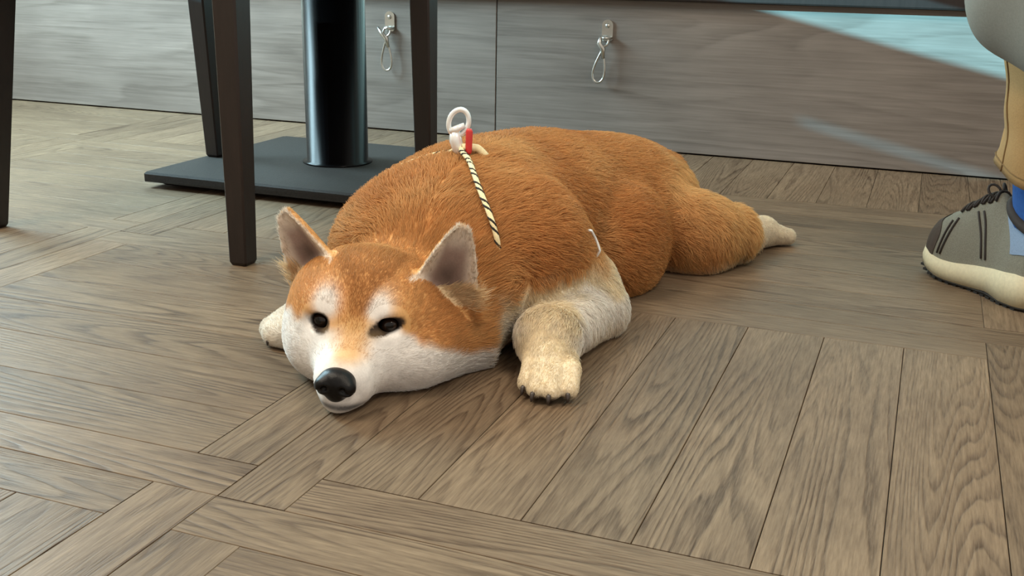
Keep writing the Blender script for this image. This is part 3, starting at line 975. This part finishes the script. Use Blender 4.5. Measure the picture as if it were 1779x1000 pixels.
# eyes
em = NT('brown_eye')
tc = em.n('ShaderNodeTexCoord'); sx = em.n('ShaderNodeSeparateXYZ'); em.l(tc.outputs['Object'], sx.inputs[0])
rr = em.math('SQRT', em.math('ADD', em.math('POWER', sx.outputs[0], 2), em.math('POWER', sx.outputs[2], 2)))
em.l(em.ramp(em.math('MULTIPLY', rr, 60), [(0.0, lin(10, 8, 8)), (0.24, lin(10, 8, 8)), (0.30, lin(40, 26, 18)), (0.50, lin(30, 20, 14)), (0.56, lin(10, 8, 8))]), em.b.inputs['Base Color'])
em.set(Roughness=0.05)
em.b.inputs['Specular IOR Level'].default_value = 0.35
for (es, et, eu_) in EYES:
    bm = bmesh.new()
    bmesh.ops.create_uvsphere(bm, u_segments=28, v_segments=18, radius=0.0135)
    for v in bm.verts: v.co.z *= 0.86 if es < 0 else 0.72
    o = obj('eye', bm, em.m, dog, True)
    ctr = H(es * (1.0 if es < 0 else 0.97), et + 0.004, eu_ - 0.002)
    fw = HF * 0.93 + HS * np.sign(es) * 0.30 + HU * 0.12
    yv = -fw / np.linalg.norm(fw)
    xv = np.cross(yv, HU); xv /= np.linalg.norm(xv); zv = np.cross(xv, yv)
    if es > 0:
        ca_, sa_ = math.cos(0.22), math.sin(0.22)
        xv, zv = xv * ca_ + zv * sa_, zv * ca_ - xv * sa_
    mw = Matrix.Identity(4)
    for i in range(3): mw[i][0] = xv[i]; mw[i][1] = yv[i]; mw[i][2] = zv[i]; mw[i][3] = (ctr - DOG0)[i]
    o.matrix_local = mw

# claws
M_CLAW = plain('dark_claw', (58, 50, 46), 0.35)
for (x, y, dx, dy) in ((-0.405, 1.108, -0.10, -1), (-0.388, 1.094, -0.05, -1), (-0.368, 1.094, 0.1, -1), (-0.350, 1.109, 0.35, -0.9),
                       (-0.788, 1.146, -0.3, -1), (-0.773, 1.131, -0.2, -1), (-0.230, 1.997, 0.7, 0.5), (-0.208, 1.975, 0.8, 0.3)):
    n_ = math.hypot(dx, dy); dx /= n_; dy /= n_
    p = [Vector((x - dx * 0.004, y - dy * 0.004, 0.015)), Vector((x + dx * 0.002, y + dy * 0.002, 0.0135)), Vector((x + dx * 0.004, y + dy * 0.004, 0.009)), Vector((x + dx * 0.005, y + dy * 0.005, 0.005))]
    obj('claw', tube_bm([q - Vector(DOG0) for q in p], [0.0030, 0.0030, 0.0024, 0.0008], 8), M_CLAW, dog, True)

# ------------------------------------------------------------------ the dog's rope harness with its snap clip
M_ROPE = plain('cream_rope', (236, 222, 178), 0.8, var=0.12, scale=400)
M_ROPEBLK = plain('black_rope_fleck', (34, 32, 30), 0.8)
M_CLIP = plain('polished_white_metal', (240, 243, 244), 0.25, metal=0.3, var=0.04)
M_REDTAB = plain('red_plastic', (206, 58, 58), 0.35, var=0.08)
har = empty('dog_harness', (-0.580, 1.325, 0.241))
HO = np.array([-0.580, 1.325, 0.241])
tag(har, 'thin cream and black rope harness with a snap clip on the dog\'s back', 'harness')


def spline(P, n):
    P = np.array(P, float); out = []
    Q = np.concatenate([[2 * P[0] - P[1]], P, [2 * P[-1] - P[-2]]])
    for i in range(len(P) - 1):
        a, b, c, d = Q[i:i + 4]
        for t in np.linspace(0, 1, n, endpoint=False):
            out.append(0.5 * ((2 * b) + (c - a) * t + (2 * a - 5 * b + 4 * c - d) * t * t + (3 * b - a - 3 * c + d) * t ** 3))
    out.append(P[-1]); return np.array(out)


def on_coat(P, offs):
    P = np.array(P, float)
    for _ in range(4):                                            # pull the points onto the skin, then lift them into the coat
        P = P - field_normals(dogF, P) * dogF.sample(P)[:, None]
    return P + field_normals(dogF, P) * np.array(offs)[:, None]


def rope(name, P, parent, r):
    o = obj(name, tube_bm(P - HO, r, 8), M_ROPE, parent, True)
    T = np.gradient(P, axis=0); T /= np.linalg.norm(T, axis=1)[:, None]
    B = np.cross(T, np.array([0.3, -0.9, 0.3])); B /= np.linalg.norm(B, axis=1)[:, None]; N_ = np.cross(B, T)
    s_ = np.concatenate([[0], np.cumsum(np.linalg.norm(np.diff(P, axis=0), axis=1))]) * 2 * math.pi / 0.030
    for ph in (0.0, 2.4):
        hx = P + (B * np.cos(s_ + ph)[:, None] + N_ * np.sin(s_ + ph)[:, None]) * r * 0.72
        obj('black_strand', tube_bm(hx - HO, r * 0.48, 6), M_ROPEBLK, o, True)
    return o


nk = spline([(-0.586, 1.331, 0.2425), (-0.574, 1.310, 0.239), (-0.557, 1.289, 0.2345), (-0.535, 1.257, 0.223), (-0.519, 1.237, 0.209), (-0.504, 1.223, 0.195), (-0.493, 1.214, 0.181), (-0.4865, 1.210, 0.170), (-0.478, 1.206, 0.150)], 8)
rope('neck_cord', on_coat(nk, np.interp(np.linspace(0, 1, len(nk)), [0, 0.1, 0.78, 0.92, 1], [0.012, 0.0110, 0.0095, 0.005, -0.002])), har, 0.0036)
nl = spline([(-0.590, 1.335, 0.243), (-0.62, 1.325, 0.238), (-0.66, 1.305, 0.22), (-0.70, 1.285, 0.18), (-0.72, 1.27, 0.14)], 8)
rope('neck_cord', on_coat(nl, np.interp(np.linspace(0, 1, len(nl)), [0, 0.08, 0.7, 1], [0.011, 0.002, 0.001, -0.002])), har, 0.0036)
gr = spline([(-0.4045, 1.330, 0.156), (-0.4025, 1.333, 0.150), (-0.398, 1.338, 0.138), (-0.393, 1.339, 0.126), (-0.389, 1.339, 0.115)], 6)
tag(obj('girth_cord', tube_bm(on_coat(gr, np.interp(np.linspace(0, 1, len(gr)), [0, 0.2, 0.8, 1], [-0.003, 0.008, 0.008, -0.003])) - HO, 0.0018, 8), M_CLIP, har, True), 'thin white girth cord')
# short tuft-hidden strap behind the clip
gs = spline([(-0.580, 1.322, 0.241), (-0.566, 1.332, 0.240), (-0.552, 1.338, 0.238)], 6)
obj('back_strap', tube_bm(on_coat(gs, np.interp(np.linspace(0, 1, len(gs)), [0, 0.6, 1], [0.013, 0.012, 0.002])) - HO, 0.0055, 8), M_ROPE, har, True)
# snap clip standing up from the withers, facing the camera side
VX = np.array([0.93, 0.36, 0.0]); VZ = np.array([-0.04, 0.0, 1.0]); VY = np.cross(VZ, VX)
def K(x, z, y=0.0):
    return VX * x + VZ * z + VY * y
cl = []
for k in range(28):
    a = 2 * math.pi * k / 28
    cl.append(K(-0.004 + 0.0135 * math.cos(a) + 0.003 * math.sin(a), 0.046 + 0.0175 * math.sin(a)))
clip = obj('snap_clip', tube_bm(cl, 0.0036, 10, True), M_CLIP, har, True)
obj('clip_gate', tube_bm([K(-0.016, 0.034, -0.002), K(-0.008, 0.037, -0.003), K(0.004, 0.043, -0.002)], [0.0042, 0.0052, 0.0034], 10), M_CLIP, clip, True)
obj('clip_body', tube_bm([K(-0.010, 0.034), K(-0.009, 0.022), K(-0.006, 0.010), K(-0.001, 0.000)], [0.0070, 0.0088, 0.0078, 0.0045], 12), M_CLIP, clip, True)
obj('swivel', tube_bm([K(-0.002, 0.002), K(0.001, -0.006), K(0.004, -0.012)], [0.0050, 0.0058, 0.004], 10), M_STEEL, clip, True)
tg = bmesh.new()
rg = []
for z, w in ((0.004, 0.0026), (0.007, 0.0040), (0.034, 0.0042), (0.038, 0.0028)):
    rg.append([K(0.0085 + 0.0018 * (z > 0.02) + w * 1.15 * math.cos(a), z + 0.001, -0.008 + 0.0035 * math.sin(a)) for a in np.linspace(0, 2 * math.pi, 12, endpoint=False)])
obj('red_tab', loft_bm(rg, tg), M_REDTAB, har, True)


# ------------------------------------------------------------------ the seated person at the edge: shoe, sock, trouser leg, jacket
M_UPPER = plain('grey_mesh_fabric', (118, 116, 104), 0.85, var=0.22, scale=500, bump=0.3)
M_BLUEPANEL = plain('blue_grey_knit', (122, 142, 168), 0.85, var=0.15, scale=600, bump=0.3)
M_TOECAP = plain('dark_brown_suede', (64, 52, 44), 0.9, var=0.18, scale=300, bump=0.2)
M_MID = plain('cream_foam', (202, 192, 162), 0.7, var=0.08, scale=160, bump=0.1)
M_OUT = plain('black_rubber', (38, 36, 34), 0.8)
M_LACE = plain('dark_lace', (48, 42, 40), 0.8)
M_SOCK = plain('blue_rib_knit', (36, 84, 152), 0.9, var=0.25, scale=260, bump=0.3, stretch=(4, 4, 0.4))
M_KHAKI = plain('khaki_cotton', (152, 120, 76), 0.9, var=0.10, scale=420, bump=0.15)
M_SEAM = plain('khaki_seam', (120, 94, 58), 0.9)
M_JACKET = plain('grey_jacket_cloth', (116, 112, 102), 0.9, var=0.08, scale=300, bump=0.1)
PO = Vector((0.302, 1.725, 0.0)); PRZ = math.radians(141.5)
per = empty('person', PO, PRZ)
tag(per, 'seated person in khaki trousers, blue sock and grey walking shoe, cut by the frame', 'person')
shoe = empty('shoe')
shoe.parent = per
shoe.location = (0.071, 0.046, 0)
shoe.rotation_euler = (0, 0, math.radians(-10))
shoe.scale = (0.80, 0.90, 0.95)
shoe['label'] = 'grey walking shoe with dark toe cap and cream sole'
LX = [0.0, 0.012, 0.035, 0.075, 0.12, 0.165, 0.21, 0.25, 0.285, 0.312, 0.328, 0.334]
LW = [0.018, 0.040, 0.052, 0.053, 0.044, 0.042, 0.050, 0.053, 0.048, 0.036, 0.020, 0.006]       # half width of the sole


def lw(x, k=0.0): return float(np.interp(x, LX, LW)) + k
def toe_lift(x): return 0.022 * max(0.0, (x - 0.22) / 0.114) ** 1.8
def mid_top(x): return float(np.interp(x, [0, 0.05, 0.11, 0.16, 0.21, 0.27, 0.31, 0.334], [0.056, 0.058, 0.052, 0.046, 0.040, 0.036, 0.036, 0.034]))


def sole_slab(z_lo, z_hi, flare_lo, flare_hi, n=40):
    xs = np.concatenate([np.linspace(0, 0.03, 8), np.linspace(0.04, 0.29, 22), np.linspace(0.296, 0.334, 9)])
    bm = bmesh.new(); prev = None
    for x in xs:
        a, b = lw(x, flare_lo), lw(x, flare_hi); zl, zh = z_lo(x), z_hi(x); zm = (zl + zh) / 2; mm = (a + b) / 2 + 0.003
        ring = [bm.verts.new(p) for p in ((x, -a, zl), (x, -mm, zm), (x, -b, zh), (x, b, zh), (x, mm, zm), (x, a, zl))]
        if prev:
            for k in range(6): bm.faces.new((prev[k], prev[(k + 1) % 6], ring[(k + 1) % 6], ring[k]))
        else: bm.faces.new(ring[::-1])
        prev = ring
    bm.faces.new(prev)
    return bm


waist = lambda x: 0.004 * math.exp(-((x - 0.12) / 0.03) ** 2)
mid = obj('midsole', sole_slab(lambda x: 0.007 + toe_lift(x) + waist(x), lambda x: mid_top(x) + toe_lift(x) * 0.7, 0.002, 0.0), M_MID, shoe, True)
obj('outsole', sole_slab(lambda x: 0.0015 + toe_lift(x), lambda x: 0.0085 + toe_lift(x) + waist(x), -0.003, 0.000), M_OUT, shoe)
for i in range(17):                                               # tread blocks along both edges
    x = 0.02 + i * 0.0178
    for s in (-1, 1):
        w = lw(x) - 0.005
        obj('tread_block', box_bm(x, x + 0.010, s * w - 0.004, s * w + 0.004, toe_lift(x), 0.004 + toe_lift(x)), M_OUT, shoe)


def up_h(x): return float(np.interp(x, [0.0, 0.02, 0.07, 0.12, 0.16, 0.20, 0.235, 0.27, 0.30, 0.32, 0.331], [0.085, 0.100, 0.088, 0.098, 0.128, 0.116, 0.098, 0.080, 0.060, 0.037, 0.008]))


def up_pt(x, a, k=0.0):
    """point of the upper at station x, angle a (0 = near rim, pi = far rim)"""
    w = lw(x, -0.004) + k; hh = up_h(x) + k
    c, s = math.cos(a), math.sin(a)
    pinch = 1.0 - 0.30 * s * float(np.interp(x, [0, 0.08, 0.17, 0.24], [0.6, 1.0, 1.0, 0.4]))
    wr = 0.0012 * math.sin(x * 160 + a * 2) * s * (0.15 < x < 0.27)
    return (x + k * (x > 0.3), w * math.copysign(abs(c) ** 0.75, c) * pinch, mid_top(x) + toe_lift(x) * 0.7 - 0.004 + hh * abs(s) ** 0.85 + wr)


def shell(x0, x1, k, a0=0.0, a1=math.pi, nx=26, na=26, close_heel=False):
    bm = bmesh.new(); G = []
    for i in range(nx + 1):
        row = []
        for j in range(na + 1):
            a = a0 + (a1 - a0) * j / na
            xa0 = x0(a) if callable(x0) else x0; xa1 = x1(a) if callable(x1) else x1
            row.append(bm.verts.new(up_pt(xa0 + (xa1 - xa0) * i / nx, a, k)))
        G.append(row)
    for i in range(nx):
        for j in range(na): bm.faces.new((G[i][j], G[i][j + 1], G[i + 1][j + 1], G[i + 1][j]))
    if close_heel: bm.faces.new(G[0])
    return bm


obj('upper', shell(0.002, 0.331, 0.0, nx=48, close_heel=True), M_UPPER, shoe, True)
obj('toe_cap', shell(lambda a: 0.266 + 0.012 * math.sin(a) ** 2 + 0.01 * math.cos(3 * a) ** 2, 0.3312, 0.0016, nx=14), M_TOECAP, shoe, True)
obj('collar_panel', shell(0.004, lambda a: 0.105 - 0.035 * math.cos(2 * a), 0.0016, 0.32, math.pi - 0.32, nx=18, close_heel=True), M_BLUEPANEL, shoe, True)
for s in (0, 1):                                                  # stitched overlays on the flank
    for xa, xb in ((0.140, 0.178), (0.152, 0.190), (0.252, 0.232), (0.262, 0.246)):
        p = [up_pt(xa + (xb - xa) * t, (0.10 + 0.75 * t) if s == 0 else math.pi - 0.10 - 0.75 * t, 0.001) for t in np.linspace(0, 1, 8)]
        obj('stitched_overlay', tube_bm(p, 0.0022, 6), M_LACE, shoe, True)
for i in range(5):                                                # crossed laces over the tongue
    x = 0.158 + i * 0.016
    p = [up_pt(x + 0.012 * t, math.pi / 2 - 0.55 + 1.1 * t, 0.0035) for t in np.linspace(0, 1, 9)]
    obj('lace', tube_bm(p, 0.0026, 6), M_LACE, shoe, True)
    p = [up_pt(x + 0.012 * (1 - t), math.pi / 2 - 0.55 + 1.1 * t, 0.0030) for t in np.linspace(0, 1, 9)]
    obj('lace', tube_bm(p, 0.0026, 6), M_LACE, shoe, True)
tx, ty, tz = up_pt(0.165, math.pi / 2, 0.004)
for s in (-1, 1):
    lp = [(tx + 0.006 * math.sin(a) + 0.014 * (1 - math.cos(a)) / 2, ty + s * (0.004 + 0.016 * (1 - math.cos(a)) / 2), tz + 0.010 * math.sin(a)) for a in np.linspace(0, 2 * math.pi, 14)]
    obj('lace_bow', tube_bm(lp, 0.0024, 6), M_LACE, shoe, True)
# tongue and padded opening
obj('opening_lining', tube_bm([(0.072 + 0.058 * math.cos(a), 0.031 * math.sin(a), 0.136 + 0.022 * math.cos(a) + 0.004 * math.cos(2 * a)) for a in np.linspace(0, 2 * math.pi, 28, endpoint=False)], 0.0085, 10, True), M_LACE, shoe, True)

# sock and leg
rg = []
for z, cx, r in ((0.085, 0.112, 0.030), (0.115, 0.110, 0.034), (0.145, 0.108, 0.038), (0.18, 0.108, 0.042), (0.24, 0.110, 0.047)):
    rg.append([(cx + 0.02 + r * 1.15 * math.cos(a), 0.026 + r * math.sin(a), z) for a in np.linspace(0, 2 * math.pi, 24, endpoint=False)])
tag(obj('sock', loft_bm(rg), M_SOCK, per, True), 'blue knitted sock')
rg = []
rn = random.Random(3)
ph = [rn.uniform(0, 6.28) for _ in range(8)]
KX = []
for i in range(41):
    f_ = i / 40
    z = 0.190 + f_ * 0.44
    cx = 0.100 + 0.105 * f_ + 0.022 * math.exp(-f_ * 9); cy = 0.004
    r = 0.079 + 0.012 * f_ + 0.010 * math.exp(-f_ * 14)
    ring = []
    for k in range(44):
        a = 2 * math.pi * k / 44
        fold = 0.0065 * math.sin(3 * a + ph[0] + 5 * f_) * math.sin(f_ * 9 + ph[1]) + 0.0025 * math.sin(f_ * 34 + 2.2 * math.sin(a + ph[2])) * math.exp(-f_ * 3.0) + 0.0025 * math.sin(7 * a + ph[3] + 12 * f_)
        rr = r + fold
        ring.append((cx + rr * 1.06 * math.cos(a), cy + rr * math.sin(a), z + (0.024 * math.cos(a) + 0.004 * math.sin(3 * a)) * (1 - f_) ** 3))
    KX.append(ring)
inner = [[(0.122 + (x - 0.122) * 0.955, y * 0.955, z + 0.001) for x, y, z in KX[0]], [(0.122 + (x - 0.122) * 0.9, y * 0.9, z + 0.06) for x, y, z in KX[0]]]
tr = obj('trouser_leg', loft_bm([inner[1], inner[0]] + KX), M_KHAKI, per, True)
for col_k in (7,):
    obj('side_seam', tube_bm([Vector(r_[col_k]) + Vector((0.0004, 0.0004, 0)) for r_ in KX], 0.0014, 6), M_SEAM, tr, True)
obj('hem_stitch', tube_bm([(p[0] * 1.004, p[1] * 1.004, p[2] + 0.002) for p in KX[1]], 0.0010, 6, True), M_SEAM, tr, True)
# thigh on a chair beyond the frame, so that the leg does not end in the air
rg = []
for f_ in np.linspace(0, 1, 12):
    c = Vector((0.20 - 0.53 * f_, -0.01, 0.60 + 0.02 * f_)); r = 0.098 + 0.012 * f_
    rg.append([(c.x + r * 0.25 * math.cos(a), c.y + r * math.cos(a), c.z + r * 0.92 * math.sin(a)) for a in np.linspace(0, 2 * math.pi, 24, endpoint=False)])
obj('trouser_thigh', loft_bm(rg), M_KHAKI, per, True)
# jacket hanging over the knee
JF = Field(np.array([-0.24, -0.14, 0.28]), [78, 62, 74], 0.0075)
JF.ell((0.080, 0.10, 0.500), (0.176, 0.10, 0.155), k=0.02)
JF.ell((0.0, 0.06, 0.58), (0.20, 0.14, 0.14), k=0.06)
V_, Q_ = JF.mesh(); V_ = smooth_pts(V_, Q_, 4, 0.5)
V_ += np.stack([0 * V_[:, 0], 0.006 * np.sin(V_[:, 0] * 38 + V_[:, 2] * 16), 0.003 * np.sin(V_[:, 0] * 50)], 1)
me = bpy.data.meshes.new('jacket'); me.from_pydata(V_.tolist(), [], Q_.tolist())
tag(link_mesh('jacket', me, M_JACKET, per, True), 'grey jacket hem hanging over the knee')
